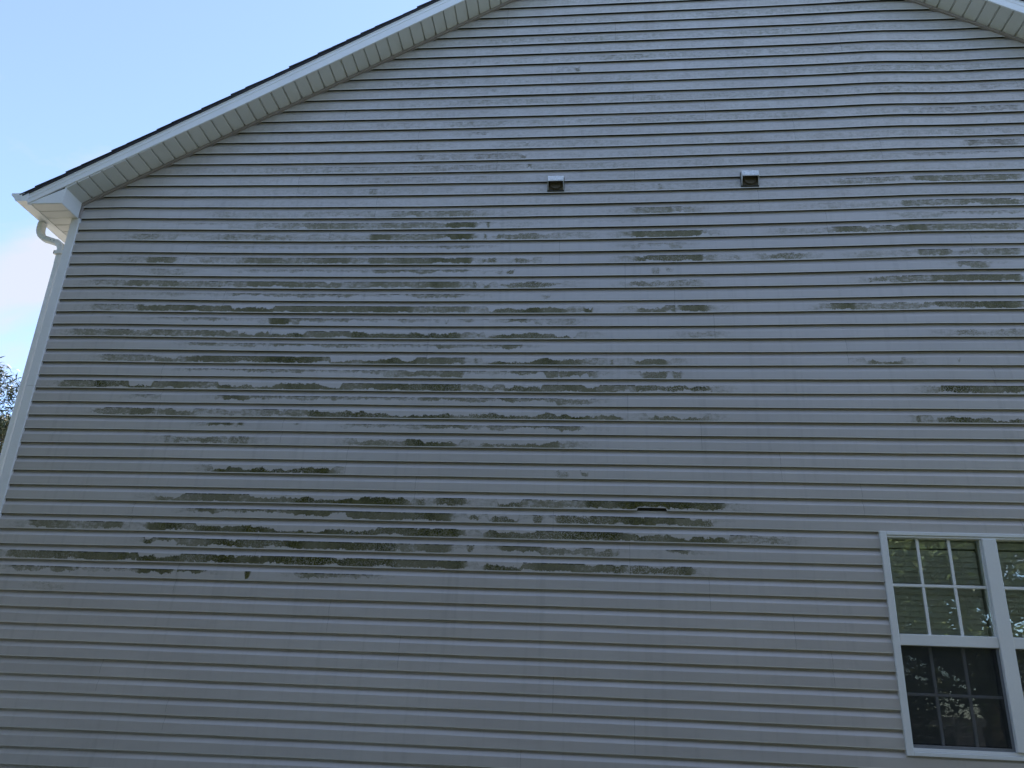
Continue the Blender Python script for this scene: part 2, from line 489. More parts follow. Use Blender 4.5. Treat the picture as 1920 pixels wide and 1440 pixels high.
STAINS = "7,-0.337,-0.114,F,0.35;7,-0.143,-0.114,F,0.7;9,-0.936,-0.863,T,0.4;10,2.69,3.127,F,0.35;10,3.213,3.643,F,0.3;12,-1.963,-1.474,F,0.3;12,2.66,3.602,F,0.4;13,-1.08,-0.865,T,0.4;14,-0.587,-0.535,F,0.75;14,2.415,3.562,F,0.3;15,-1.662,-0.972,F,0.35;15,-1.495,-1.48,F,0.6;15,-1.067,-0.55,F,0.4;15,-0.601,-0.55,F,0.6;15,3.039,3.541,F,0.5;16,-1.916,-0.5,F,0.35;16,-0.546,-0.5,T,0.75;16,2.558,3.521,T,0.35;17,-2.192,-1.618,F,0.3;17,-1.904,-0.774,F,0.3;17,0.99,1.298,F,0.15;18,-2.371,-1.139,F,0.25;18,-1.987,-1.845,F,0.2;18,-1.94,-1.835,F,0.5;18,-1.139,-0.493,F,0.15;18,0.521,0.61,F,0.4;18,1.979,2.571,F,0.45;18,2.571,3.48,F,0.62;20,-3.257,-2.437,F,0.2;20,-2.532,-1.939,F,0.35;20,-1.812,-0.895,F,0.5;20,-0.895,-0.328,F,0.2;20,0.163,0.318,F,0.25;20,0.309,0.8,F,0.5;20,0.8,0.887,F,0.3;20,1.788,2.458,F,0.3;20,2.458,3.439,F,0.6;21,-3.617,-3.091,T,0.3;21,-2.947,-2.421,F,0.45;21,-2.516,-1.847,F,0.55;21,-1.824,-1.43,F,0.55;21,-1.296,-0.907,F,0.75;21,-0.867,-0.853,F,0.7;21,-0.835,-0.415,F,0.2;21,-0.006,0.316,T,0.2;21,2.452,2.69,F,0.35;21,2.731,3.419,T,0.4;22,-3.996,-3.751,F,0.5;22,-3.619,-3.386,T,0.3;22,-3.207,-2.5,F,0.45;22,-2.5,-1.859,F,0.35;22,-1.859,-1.683,F,0.8;22,-1.683,-1.338,F,0.55;22,-1.288,-0.915,F,0.8;22,-0.892,-0.879,F,0.8;22,-0.865,-0.337,M,0.7;22,-0.479,-0.328,M,0.5;22,-0.226,-0.102,F,0.4;22,0.306,0.946,F,0.75;22,1.566,1.884,M,0.4;22,1.921,2.244,F,0.7;22,2.314,2.511,F,0.6;22,2.511,2.654,F,0.75;22,2.654,3.398,F,0.6;23,-3.244,-2.475,T,0.28;23,-2.204,-1.434,T,0.4;23,-1.397,-0.913,T,0.5;23,0.322,0.486,M,0.3;23,0.581,0.736,F,0.4;23,2.988,3.378,T,0.25;24,-3.985,-3.849,F,0.35;24,-3.849,-3.535,F,0.65;24,-3.367,-3.081,F,0.4;24,-3.0,-2.375,F,0.6;24,-2.469,-1.982,F,0.68;24,-1.982,-1.89,F,0.35;24,-1.89,-1.411,F,0.75;24,-1.402,-0.912,F,0.75;24,-0.88,-0.876,F,0.7;24,-0.867,-0.76,F,0.65;24,-0.618,-0.486,M,0.6;24,0.321,0.944,F,0.82;24,0.952,1.113,M,0.3;24,1.121,1.205,F,0.5;24,1.393,1.725,M,0.65;24,2.136,2.339,M,0.3;24,2.44,2.545,F,0.3;24,2.545,2.822,F,0.65;24,2.822,2.942,M,0.45;24,3.002,3.357,F,0.5;25,-3.791,-3.441,F,0.38;25,-2.934,-2.36,T,0.4;25,-2.453,-1.9,T,0.35;25,-1.855,-1.424,T,0.55;25,-1.402,-0.914,T,0.55;25,-0.768,-0.689,M,0.4;25,-0.698,-0.623,M,0.75;25,0.481,0.567,F,0.5;25,0.588,0.673,M,0.4;25,2.853,3.062,F,0.6;26,-4.282,-3.992,F,0.4;26,-3.992,-3.442,F,0.62;26,-3.371,-3.018,F,0.5;26,-2.924,-2.345,F,0.68;26,-2.437,-2.024,F,0.6;26,-2.024,-1.842,F,0.45;26,-1.842,-1.415,F,0.66;26,-1.383,-0.974,F,0.75;26,-0.961,-0.917,F,0.8;26,-0.882,-0.824,B,0.7;26,-0.807,-0.188,M,0.72;26,0.309,0.576,M,0.6;26,0.635,0.866,M,0.5;26,2.159,2.311,M,0.7;26,2.459,2.61,F,0.55;26,2.618,2.847,F,0.75;26,2.847,3.316,F,0.75;27,-4.086,-3.823,T,0.25;27,-3.671,-3.129,T,0.35;27,-2.989,-2.72,T,0.65;27,-2.536,-1.921,T,0.5;27,-1.808,-1.561,T,0.4;27,-1.539,-0.919,T,0.55;27,-0.41,-0.324,M,0.55;28,-4.242,-3.846,F,0.45;28,-3.846,-3.048,F,0.78;28,-3.048,-2.565,B,0.8;28,-2.542,-1.921,F,0.76;28,-1.854,-1.374,F,0.76;28,-1.374,-0.891,F,0.66;28,-0.883,-0.116,B,0.85;28,-0.065,0.028,B,0.8;28,0.369,0.607,B,0.7;28,0.691,0.922,F,0.72;28,1.845,2.041,F,0.75;28,2.124,2.362,M,0.5;28,2.468,2.578,F,0.6;28,2.578,3.276,F,0.85;29,-4.071,-3.986,T,0.3;29,-3.609,-3.492,T,0.35;29,-3.352,-3.005,T,0.45;29,-2.913,-2.707,T,0.3;29,-2.63,-2.448,F,0.8;29,-2.425,-1.895,T,0.5;29,-1.842,-1.651,T,0.5;29,-1.607,-1.277,T,0.4;29,-1.277,-1.18,T,0.4;29,-1.172,-1.133,F,0.7;29,-1.089,-0.92,T,0.5;29,-0.863,-0.82,T,0.4;29,-0.691,-0.468,T,0.62;29,-0.221,-0.107,M,0.5;30,-4.338,-4.101,F,0.55;30,-4.054,-3.749,F,0.66;30,-3.716,-3.413,F,0.6;30,-3.367,-3.022,F,0.62;30,-2.885,-2.644,B,0.72;30,-2.644,-2.283,B,0.88;30,-2.216,-2.016,F,0.66;30,-2.016,-0.943,B,0.86;30,-0.922,-0.879,F,0.6;30,-0.87,-0.064,B,0.82;30,0.785,0.92,M,0.4;30,2.701,3.235,M,0.5;31,-3.308,-3.011,T,0.6;31,-2.988,-2.671,T,0.45;31,-2.604,-1.826,T,0.58;31,-1.782,-1.337,T,0.52;31,-1.289,-0.915,T,0.6;31,-0.894,-0.83,T,0.5;31,-0.753,-0.499,T,0.66;32,-4.024,-3.713,F,0.5;32,-3.69,-3.561,F,0.5;32,-3.561,-3.332,B,0.62;32,-3.332,-2.991,F,0.76;32,-2.991,-2.089,F,0.86;32,-2.089,-1.879,B,0.7;32,-1.866,-1.315,B,0.87;32,-1.28,-0.922,F,0.75;32,-0.909,-0.888,F,0.7;32,-0.875,0.025,B,0.86;32,0.145,0.178,B,0.7;32,0.329,0.606,B,0.75;32,2.072,2.323,B,0.72;32,2.724,2.754,M,0.5;33,-3.3,-2.237,T,0.5;33,-2.325,-1.563,T,0.45;33,-1.563,-1.319,F,0.6;33,-1.55,-0.961,F,0.55;33,-1.216,-0.923,F,0.62;33,-0.873,-0.818,T,0.5;33,-0.658,-0.317,T,0.66;33,-0.242,-0.102,F,0.66;33,-0.085,0.021,T,0.6;33,0.397,0.583,M,0.6;33,0.603,0.703,M,0.5;34,-4.321,-4.076,F,0.72;34,-4.039,-3.741,F,0.95;34,-3.741,-3.504,B,0.97;34,-3.454,-3.031,F,0.66;34,-2.995,-2.662,B,0.86;34,-2.75,-1.896,B,0.78;34,-1.866,-0.917,F,0.86;34,-0.896,-0.812,F,0.75;34,-0.812,-0.729,B,0.6;34,-0.724,-0.269,B,0.82;34,-0.232,-0.109,F,0.8;34,-0.072,0.058,B,0.82;34,0.302,0.926,M,0.86;34,2.535,2.95,F,0.86;34,3.002,3.171,F,0.9;35,-3.634,-3.507,T,0.4;35,-2.917,-2.678,T,0.72;35,-2.731,-1.905,T,0.58;35,-1.862,-1.401,T,0.5;35,-1.401,-0.682,T,0.66;35,-0.765,-0.525,T,0.75;35,-0.475,-0.238,T,0.65;35,-0.238,0.01,M,0.6;36,-3.961,-3.735,M,0.7;36,-3.681,-3.452,F,0.86;36,-3.344,-3.135,B,0.6;36,-2.914,-2.734,M,0.5;36,-2.616,-2.291,F,0.58;36,-2.291,-0.966,B,0.9;36,-0.966,-0.147,B,0.88;36,-0.147,0.055,B,0.97;36,0.055,0.231,B,0.75;36,0.43,0.868,B,0.82;36,2.339,2.402,M,0.75;36,2.469,3.13,B,0.86;37,-2.982,-2.811,T,0.8;37,-2.763,-2.702,T,0.72;37,-2.305,-2.249,T,0.4;37,-1.861,-1.382,T,0.42;37,-1.382,-0.835,T,0.66;37,-0.876,0.011,T,0.62;38,-3.32,-3.298,M,0.5;38,-3.241,-3.105,M,0.7;38,-3.018,-2.865,M,0.7;38,-2.813,-2.649,M,0.7;38,-1.802,-1.509,B,0.58;38,-1.509,-0.931,B,0.84;38,-0.911,-0.14,B,0.72;40,-2.911,-2.552,B,0.92;40,-2.637,-1.93,B,0.95;40,-0.259,-0.141,M,0.5;40,-0.074,-0.003,M,0.62;42,-3.304,-3.035,B,0.7;42,-2.963,-2.667,F,0.8;42,-2.608,-2.328,B,0.76;42,-2.265,-1.308,B,0.95;42,-1.284,-1.195,F,0.8;42,-1.175,-0.852,F,0.95;42,-0.693,-0.461,B,0.92;42,-0.43,-0.072,M,0.6;42,-0.072,0.982,F,0.96;42,1.004,1.079,M,0.3;43,-2.95,-2.811,T,0.8;43,-2.773,-2.66,T,0.6;43,-2.606,-2.323,T,0.76;43,-2.236,-1.758,T,0.8;43,-1.839,-1.374,F,0.8;43,-1.374,-0.932,F,0.86;43,-0.9,-0.79,F,0.76;43,-0.739,-0.492,B,0.86;43,-0.426,-0.333,M,0.7;43,-0.252,0.113,F,0.88;43,0.113,0.655,F,0.92;43,0.722,0.857,M,0.7;44,-4.294,-3.959,F,0.6;44,-3.959,-3.657,F,0.55;44,-3.657,-3.529,F,0.75;44,-3.359,-3.008,F,0.95;44,-2.974,-2.707,B,0.95;44,-2.616,-1.504,B,0.95;44,-1.504,-0.839,F,0.95;44,-0.839,-0.272,B,0.95;44,-0.249,0.257,F,0.95;44,0.264,0.636,B,0.86;44,0.662,0.98,B,0.88;44,1.12,1.328,M,0.5;45,-3.326,-3.246,F,0.95;45,-3.22,-3.09,T,0.75;45,-2.911,-2.054,F,0.9;45,-2.054,-1.354,F,0.88;45,-1.354,-0.918,F,0.72;45,-0.894,-0.824,F,0.75;45,-0.708,-0.281,T,0.78;45,-0.281,0.019,F,0.6;45,0.019,0.169,M,0.65;45,0.188,0.207,M,0.6;45,0.554,0.698,T,0.6;46,-4.413,-3.393,F,0.88;46,-3.393,-2.964,B,0.99;46,-2.919,-2.361,F,0.95;46,-2.349,-1.324,F,0.95;46,-1.183,-0.818,F,0.82;46,-0.818,-0.396,B,0.9;46,-0.396,-0.071,F,0.75;46,-0.071,0.131,F,0.7;46,0.131,0.243,M,0.8;46,0.384,0.745,M,0.86;47,-4.321,-4.128,T,0.65;47,-4.042,-3.775,T,0.6;47,-3.662,-3.485,T,0.4;47,-3.335,-3.057,T,0.92;47,-2.95,-2.839,T,0.82;47,-2.501,-2.453,T,0.95;47,-2.147,-1.564,T,0.58;48,-4.195,-3.852,M,0.3"
SEAMS = [(5, 2.195), (7, -0.36), (9, 0.366), (11, -2.232), (11, 0.984), (13, -1.533), (13, 1.718), (15, 2.403), (17, -2.572), (17, 0.366), (19, 1.374), (21, -2.225), (21, 1.897), (23, -0.258), (23, 2.979), (25, -1.41), (25, 0.276), (27, -3.058), (27, 0.663), (29, -2.607), (29, 0.959), (31, -1.294), (31, 1.935), (33, -0.249), (33, 2.963), (35, -3.432), (35, 0.284), (37, -2.387), (37, 0.821), (39, -1.845), (39, 1.376), (41, -1.296), (41, 1.919), (43, -3.465), (43, -0.262), (45, -2.452), (45, 0.285), (47, -3.025), (47, 0.828), (49, 1.377), (51, -1.313), (51, 1.604), (53, -0.238), (55, 0.301)]

house = empty('house', (0.9, 4.5, 0.0))
tag(house, 'two storey gabled house clad in algae stained taupe lap siding', 'house')
HOFF = (-0.9, -4.5, 0.0)
def part(o):
    o.parent = house
    o.location = HOFF
    return o

# sheathing behind the boards: the gable wall with the window opening left free
def gable_wall():
    b = MB()
    hx0, hx1, hz0, hz1 = WX0 + .03, WX1 - .03, WZ0 + .03, WZ1 - .03
    xs0, xs1 = -4.56, 6.39
    y0, y1 = 0.0065, 0.11
    b.box(xs0, hx0, y0, y1, 0.0, hz1)
    b.box(hx1, xs1, y0, y1, 0.0, hz1)
    b.box(hx0, hx1, y0, y1, 0.0, hz0)
    zl = ML * xs0 + CL; zr = MR * xs1 + CR
    b.prism([(xs0, hz1), (xs1, hz1), (xs1, zr), (XPK, ZPK), (xs0, zl)], y0, y1)
    o = b.build('gable_wall', MAT['dark'])
    return part(o)
wall = gable_wall()

# one course of dutch-lap siding, bottom lip to top tuck: (y, height)
PROFILE = ((-0.0138, 0.0200), (-0.0139, 0.0008), (-0.0148, 0.0000), (-0.0158, 0.0020),
           (-0.0163, 0.0066), (-0.0150, 0.0660), (-0.0138, 0.0695), (0.0048, 0.1012), (0.0052, 0.1168))
FLAT0, FLAT1 = 0.0066, 0.0660
def course_stains():
    d = {}
    for t in STAINS.split(';'):
        n, a, b, k, s = t.split(',')
        d.setdefault(int(n), []).append((float(a), float(b), k, float(s)))
    return d
CST = course_stains()
HOLE = (0.343, 0.548)             # broken lip under course 42

def board(n, xa, xb, endl, endr):
    """one siding board of course n between xa and xb"""
    st = [s for s in CST.get(n, []) if s[1] > xa - .05 and s[0] < xb + .05]
    step = 0.022 if st or n < 22 else 0.11
    m = max(2, int((xb - xa) / step) + 1)
    X = np.linspace(xa, xb, m)
    hole = n == 42 and xa < HOLE[0] < xb
    if hole:
        X = np.sort(np.concatenate([X, [HOLE[0] - .004, HOLE[0] + .002, HOLE[1] - .002, HOLE[1] + .004]]))
        m = len(X)
    zb = Z0 - n * E_ + warp(n, X)
    zt = Z0 - (n - 1) * E_ + warp(n - 1, X)
    yw = 0.0016 * noise1(X * .9 + n * 3.7, 21) + 0.0008 * noise1(X * 2.6 + n, 31)
    if endl is None: yw = yw * np.clip((X - xa) / .5, 0, 1)
    # stain attributes along the board
    S = np.zeros(m); LO = np.full(m, 1.2); HI = np.full(m, 1.3); MO = np.zeros(m); BR = np.zeros(m)
    sd = n * 13.7
    dark_mottle = 0.0
    if n < 22:                      # general mildew film high on the gable, denser on every second course
        reach = np.clip((X + 4.3 - max(0, 16 - n) * .17) / 1.5, 0, 1) * np.clip((xlim(Z0 - n * E_)[1] - X) / 1.0 + .1, 0, 1)
        g = (0.33 if n % 2 == 0 else 0.21) * reach * (0.75 + 0.5 * fbm1(X * 1.3 + n * 5.1, 3))
        if n >= 18: g *= (22 - n) / 5.0
        g = np.clip(g, 0, .5)
        S = np.maximum(S, g); LO = np.where(g > .03, 0.10 + 0.25 * fbm1(X * 3, sd), LO); HI = np.where(g > .03, 1.12, HI)
    if 20 <= n <= 47:               # thinner growth bridges patches that nearly touch
        srt = sorted(st)
        for p, q in zip(srt, srt[1:]):
            gap = q[0] - p[1]
            if -.05 < gap < .30 and p[1] - p[0] > .10 and q[1] - q[0] > .10 and abs(p[1] + .83) > .12:
                st = [(p[1] - .16, q[0] + .16, p[2] if p[2] == q[2] else 'F', min(.85, (.92 if gap < .2 else .72) * min(p[3], q[3])))] + st
    if 20 <= n <= 47:               # a faint haze joins neighbouring patches
        hz = np.zeros(m)
        for a, b, k, s in st:
            if b - a > .12:
                hz = np.maximum(hz, np.clip((X - a + .22) / .2, 0, 1) * np.clip((b + .22 - X) / .2, 0, 1) * (.20 + .30 * s))
        hz = hz * (0.75 + .6 * fbm1(X * 2.2, sd + 40))
        on = hz > .03
        top = (n % 2 == 1)
        S = np.where(on, np.maximum(S, hz), S)
        LO = np.where(on, (0.55 if top else 0.05) + .25 * fbm1(X * 5, sd + 41), LO); HI = np.where(on, 1.2 if top else .95, HI)
    for a, b, k, s in st:
        if b - a < .12:
            if k == 'F': k = 'M'
        elif abs(a + 0.83) > .16 and abs(b + 0.83) > .16:
            a, b = a - .05, b + .05
        w = b - a
        ed = min(0.17, w * .34)
        j = 0.012 * noise1(X * 40, sd + 3)
        env = np.clip((X + j - a) / ed, 0, 1) * np.clip((b - X + j) / ed, 0, 1)
        if n in (24, 26, 22, 21) and b > 0 and abs(b + 0.83) < .12: env = np.clip((X - a) / ed, 0, 1) * (X < b)
        inside = env > 0.001
        lump = 0.5 + 0.9 * fbm1(X * 5.5 + a * 7, sd)
        if k == 'T':
            lo = 1 - (0.22 + 0.62 * s * np.clip(lump, 0, 1)) * np.clip(env * 1.6, .25, 1); hi = np.full(m, 1.2)
        elif k == 'B':
            lo = np.full(m, -0.1); hi = (0.30 + 0.62 * np.clip(lump, 0, 1)) * np.clip(env * 1.5, .25, 1)
        elif k == 'M':
            h = (0.22 + 0.35 * np.clip(lump, 0, 1)) * np.clip(env * 1.5, .3, 1); c = 0.47 + .1 * fbm1(X * 2, sd + 5)
            lo = c - h; hi = c + h
        else:
            tp = 1 - np.clip(env * 1.4, 0, 1)
            lo = 0.03 + 0.42 * np.clip(fbm1(X * 6.5, sd + 8), 0, 1) + .45 * tp
            hi = 1.16 - 0.42 * np.clip(fbm1(X * 5.0, sd + 2), 0, 1) - .40 * tp
        ss = s * (0.86 + 0.22 * fbm1(X * 6 + 3, sd + 1)) * np.clip(env * 1.5, 0.04, 1)
        inside = inside & (ss > S * .98)
        S = np.where(inside, np.clip(ss * 1.08, 0.02, 1), S); LO = np.where(inside, lo, LO); HI = np.where(inside, hi, HI)
        mot = 0.9 if k == 'M' else (0.55 if s > .8 else 0.2)
        if n == 42 and a > .05: mot = 1.0
        MO = np.where(inside, np.clip(mot * (0.6 + 0.9 * fbm1(X * 3, sd + 4)), 0, 1), MO)
        if n <= 17: BR = np.where(inside, 0.8, BR)
    rows = []; at = {k: [] for k in ('stain', 'lo', 'hi', 'vv', 'mottle', 'brown')}
    verts = []; R_ = len(PROFILE)
    for y, h in PROFILE:
        k = h / E_
        z = zb + (zt - zb) * k if h <= E_ else zt + (h - E_)
        yy = y + (yw if y < -0.005 else 0)
        if hole and h < .021:        # lip torn off over a hand's width
            inside = (X > HOLE[0]) & (X < HOLE[1])
            z = np.where(inside, zb + (0.023 if h > .01 else 0.021) + .0012 * noise1(X * 70, 2), z)
        zc = float(np.mean(z))
        for i in range(m):
            x = X[i]
            a, b = xlim(z[i])
            verts.append((min(max(x, a), b), (yy[i] if np.ndim(yy) else yy), z[i]))
        for q, arr in (('stain', S), ('lo', LO), ('hi', HI), ('mottle', MO), ('brown', BR)):
            at[q].append(arr)
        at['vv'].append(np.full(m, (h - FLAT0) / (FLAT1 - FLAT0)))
    faces = []
    for r in range(R_ - 1):
        for i in range(m - 1):
            A, B = r * m + i, (r + 1) * m + i
            if abs(verts[A][0] - verts[A + 1][0]) < 1e-6 and abs(verts[B][0] - verts[B + 1][0]) < 1e-6:
                continue
            faces.append((A, A + 1, B + 1, B))
    me = bpy.data.meshes.new('siding_board')
    me.from_pydata([tuple(map(float, v)) for v in verts], [], faces)
    me.materials.append(MAT['siding'])
    for q, arr in at.items():
        t = me.attributes.new(q, 'FLOAT', 'POINT')
        t.data.foreach_set('value', np.concatenate(arr).astype(np.float32))
    o = bpy.data.objects.new('siding_board', me)
    fin(o, wall)
    return o

def siding():
    seam = {}
    for n, x in SEAMS:
        seam.setdefault(n, []).append(x)
    count = 0
    r = random.Random(4)
    for n in range(-8, 65):
        pair = n if n % 2 else n - 1
        sx = sorted(seam.get(pair, []))
        rr = random.Random(pair * 3 + 1)
        zm = Z0 - (n - .5) * E_
        a, b = xlim(Z0 - (n - .05) * E_)
        if a >= b - .05: continue
        if not sx:
            sx = [rr.uniform(-1.5, 1.5)]
        # boards are 12 ft long: continue the run of seams to both ends
        while sx[0] - 3.66 > a + .5: sx.insert(0, sx[0] - 3.22)
        while sx[-1] + 3.66 < b - .5: sx.append(sx[-1] + 3.22)
        lo_a, lo_b = xlim(Z0 - n * E_)
        cuts = [min(lo_a, a) - .005] + [s for s in sx if lo_a + .15 < s < lo_b - .15] + [max(lo_b, b) + .005]
        top, bot = Z0 - (n - 1) * E_, Z0 - n * E_
        for i in range(len(cuts) - 1):
            xa = cuts[i] + (0.0006 if i else 0); xb = cuts[i + 1] - (0.0006 if i < len(cuts) - 2 else 0)
            # window opening
            segs = [(xa, xb)]
            if bot < WZ1 - .03 and top > WZ0 + .05:
                new = []
                for p, q in segs:
                    if q <= WX0 or p >= WX1: new.append((p, q)); continue
                    if p < WX0: new.append((p, WX0 + .006))
                    if q > WX1: new.append((WX1 - .006, q))
                segs = new
            for p, q in segs:
                if q - p < .05: continue
                board(n, p, q, None if i == 0 else 1, None if i == len(cuts) - 2 else 1)
                count += 1
    print('boards', count)
siding()

# ------------------------------------------------------------------ corner post, rakes, eaves
def corner_post():
    e = empty('corner_post', HOFF, house)
    def leaf(z0, z1):
        b = MB()
        # L-shaped post: broad faces with a lip that turns back to the boards
        prof = [(-4.6035, -0.026), (-4.531, -0.026), (-4.527, -0.022), (-4.527, 0.0), (-4.5525, 0.0), (-4.5525, 0.075), (-4.6075, 0.075), (-4.6075, -0.022)]
        n = len(prof)
        vs = [(x, y, z0) for x, y in prof] + [(x, y, z1) for x, y in prof]
        fs = [(i, (i + 1) % n, (i + 1) % n + n, i + n) for i in range(n)] + [tuple(range(n - 1, -1, -1)), tuple(range(n, 2 * n))]
        return b.add(vs, fs)
    leaf(0.25, 3.803).build('post_length', MAT['white'], e)
    leaf(3.8055, 5.399).build('post_length', MAT['white'], e)
corner_post()

SL = math.hypot(1, ML)
def rake(side):
    m, c = (ML, CL) if side < 0 else (MR, CR)
    xa = XTIP if side < 0 else 6.70
    xb = XPK
    L = math.hypot(1, m)
    ux = Vector((1, 0, m)) / L * (1 if side < 0 else -1)     # up the slope
    nz = Vector((-m, 0, 1)) / L                               # normal of the roof
    # soffit: one ivory panel after the other
    e = empty('rake_soffit', HOFF, house)
    x0 = -4.553 if side < 0 else 6.42
    total = abs(xb - x0) * L
    w = 0.1157
    n = int(total / w)
    for i in range(n):
        s0 = i * w; s1 = min((i + 1) * w, total) - 0.0012
        A = Vector((x0, 0, m * x0 + c)) + ux * s0
        B = Vector((x0, 0, m * x0 + c)) + ux * s1
        jy = 0.0004 * math.sin(i * 12.9)
        b = MB()
        # panel with a rounded V-groove at its upper joint
        prof = [(0, 0.0005 + jy), (s1 - s0 - .013, 0.0), (s1 - s0 - .010, 0.016), (s1 - s0, 0.016), (s1 - s0, 0.019), (0, 0.019)]
        vs = []
        for y in (-OVER + .006, -0.0005):
            for a_, h in prof:
                p = A + ux * a_ + nz * h
                vs.append((p.x, y, p.z))
        k = len(prof)
        fs = [(j, (j + 1) % k, (j + 1) % k + k, j + k) for j in range(k)] + [tuple(range(k)), tuple(range(2 * k - 1, k - 1, -1))]
        if side < 0:
            fs = [f[::-1] for f in fs]
        b.add(vs, fs).build('soffit_panel', MAT['soffit'], e)
    # receiving channel along the wall
    o = Vector((x0, 0, m * x0 + c)); p = Vector((xb, 0, m * xb + c))
    ch = MB().sweep([(-0.030, -0.026), (-0.030, -0.0015), (-0.004, -0.0015), (-0.004, -0.026)], o, p, (0, 1, 0), nz)
    ch.build('soffit_channel', MAT['channel'], e)
    # fascia: bent aluminium with a crease and a drip edge, in two lengths
    f = empty('rake_fascia', HOFF, house)
    t0 = Vector((xa, 0, m * xa + c)); t1 = p
    jx = -3.06 if side < 0 else 3.4
    jn = Vector((jx, 0, m * jx + c))
    H = 0.108
    prof = [(-OVER + .010, -0.006), (-OVER - .0015, -0.006), (-OVER - .0030, 0.0), (-OVER - .0030, 0.060), (-OVER - .0062, 0.0645),
            (-OVER - .0062, 0.071), (-OVER - .0030, 0.0755), (-OVER - .0030, H - .014), (-OVER - .008, H - .008), (-OVER - .008, H), (-OVER + .010, H)]
    uy = Vector((0, 1, 0))
    vz = Vector((0, 0, 1)) * L * 1.0
    for q0, q1, o in ((t0, jn - ux * .0008, 0), (jn + ux * .0008, t1, .0006)):
        pr = [(a - o, b) for a, b in prof]
        fb = MB().sweep(pr, q0, q1, uy, vz)
        if side < 0:                 # level cut at the tip
            fb.v = [(x, y, max(z, ZE - .004)) for x, y, z in fb.v]
        fb.build('fascia_length', MAT['alu'], f)
    # nail heads
    for k in range(9 if side < 0 else 3):
        xx = (xa + .5 + k * .61) if side < 0 else (3.3 + k * .6)
        q = Vector((xx, 0, m * xx + c)) + Vector((0, 0, L * .045))
        nb = MB().tube([(q.x, -OVER - .001, q.z), (q.x, -OVER - .0052, q.z)], [.003, .0028], 8)
        nb.build('nail', MAT['alu'], f)
    return ux, nz, L
rakeL = rake(-1)
rakeR = rake(1)

def roof():
    r = empty('roof', HOFF, house)
    for side, m, c in ((-1, ML, CL), (1, MR, CR)):
        L = math.hypot(1, m)
        ux = Vector((1, 0, m)) / L * (1 if side < 0 else -1)
        nz = Vector((-m, 0, 1)) / L
        xe = XTIP + .003 if side < 0 else 6.72
        A = Vector((xe, 0, m * xe + c)); B = Vector((XPK, 0, m * XPK + c))
        total = (B - A).length
        # deck
        MB().sweep([(-OVER + .012, 0.055), (-OVER + .012, 0.105), (DEPTH + .25, 0.105), (DEPTH + .25, 0.055)], A, B, (0, 1, 0), nz).build('roof_deck', MAT['dark'], r)
        MB().sweep([(-OVER - .016, 0.1085), (-OVER - .016, 0.126), (DEPTH + .26, 0.126), (DEPTH + .26, 0.1085)], A, B, (0, 1, 0), nz).build('starter_strip', MAT['shingle'], r)
        # shingle courses: each a thin tilted strip, butt end down the slope
        rr = random.Random(5 + side)
        n = int(total / .1435) + 1
        for i in range(n):
            s0 = i * .1435 - .018
            s1 = min(s0 + .32, total + .02)
            if s1 - s0 < .06: continue
            th = rr.choice((.005, .005, .006, .011, .012))
            yo = -OVER - .017 - rr.uniform(0, .007)
            h0 = 0.1265; h1 = 0.1265
            P = [A + ux * s0 + nz * (h0 + .007), A + ux * s1 + nz * h1, A + ux * s1 + nz * (h1 + .005), A + ux * s0 + nz * (h0 + .010 + th)]
            vs = [(p.x, yo, p.z) for p in P] + [(p.x, DEPTH + .27, p.z) for p in P]
            fs = [(0, 1, 2, 3), (7, 6, 5, 4), (0, 4, 5, 1), (1, 5, 6, 2), (2, 6, 7, 3), (3, 7, 4, 0)]
            if side > 0: fs = [f[::-1] for f in fs]
            MB().add(vs, fs).build('shingle', MAT['shingle'], r)
roof()

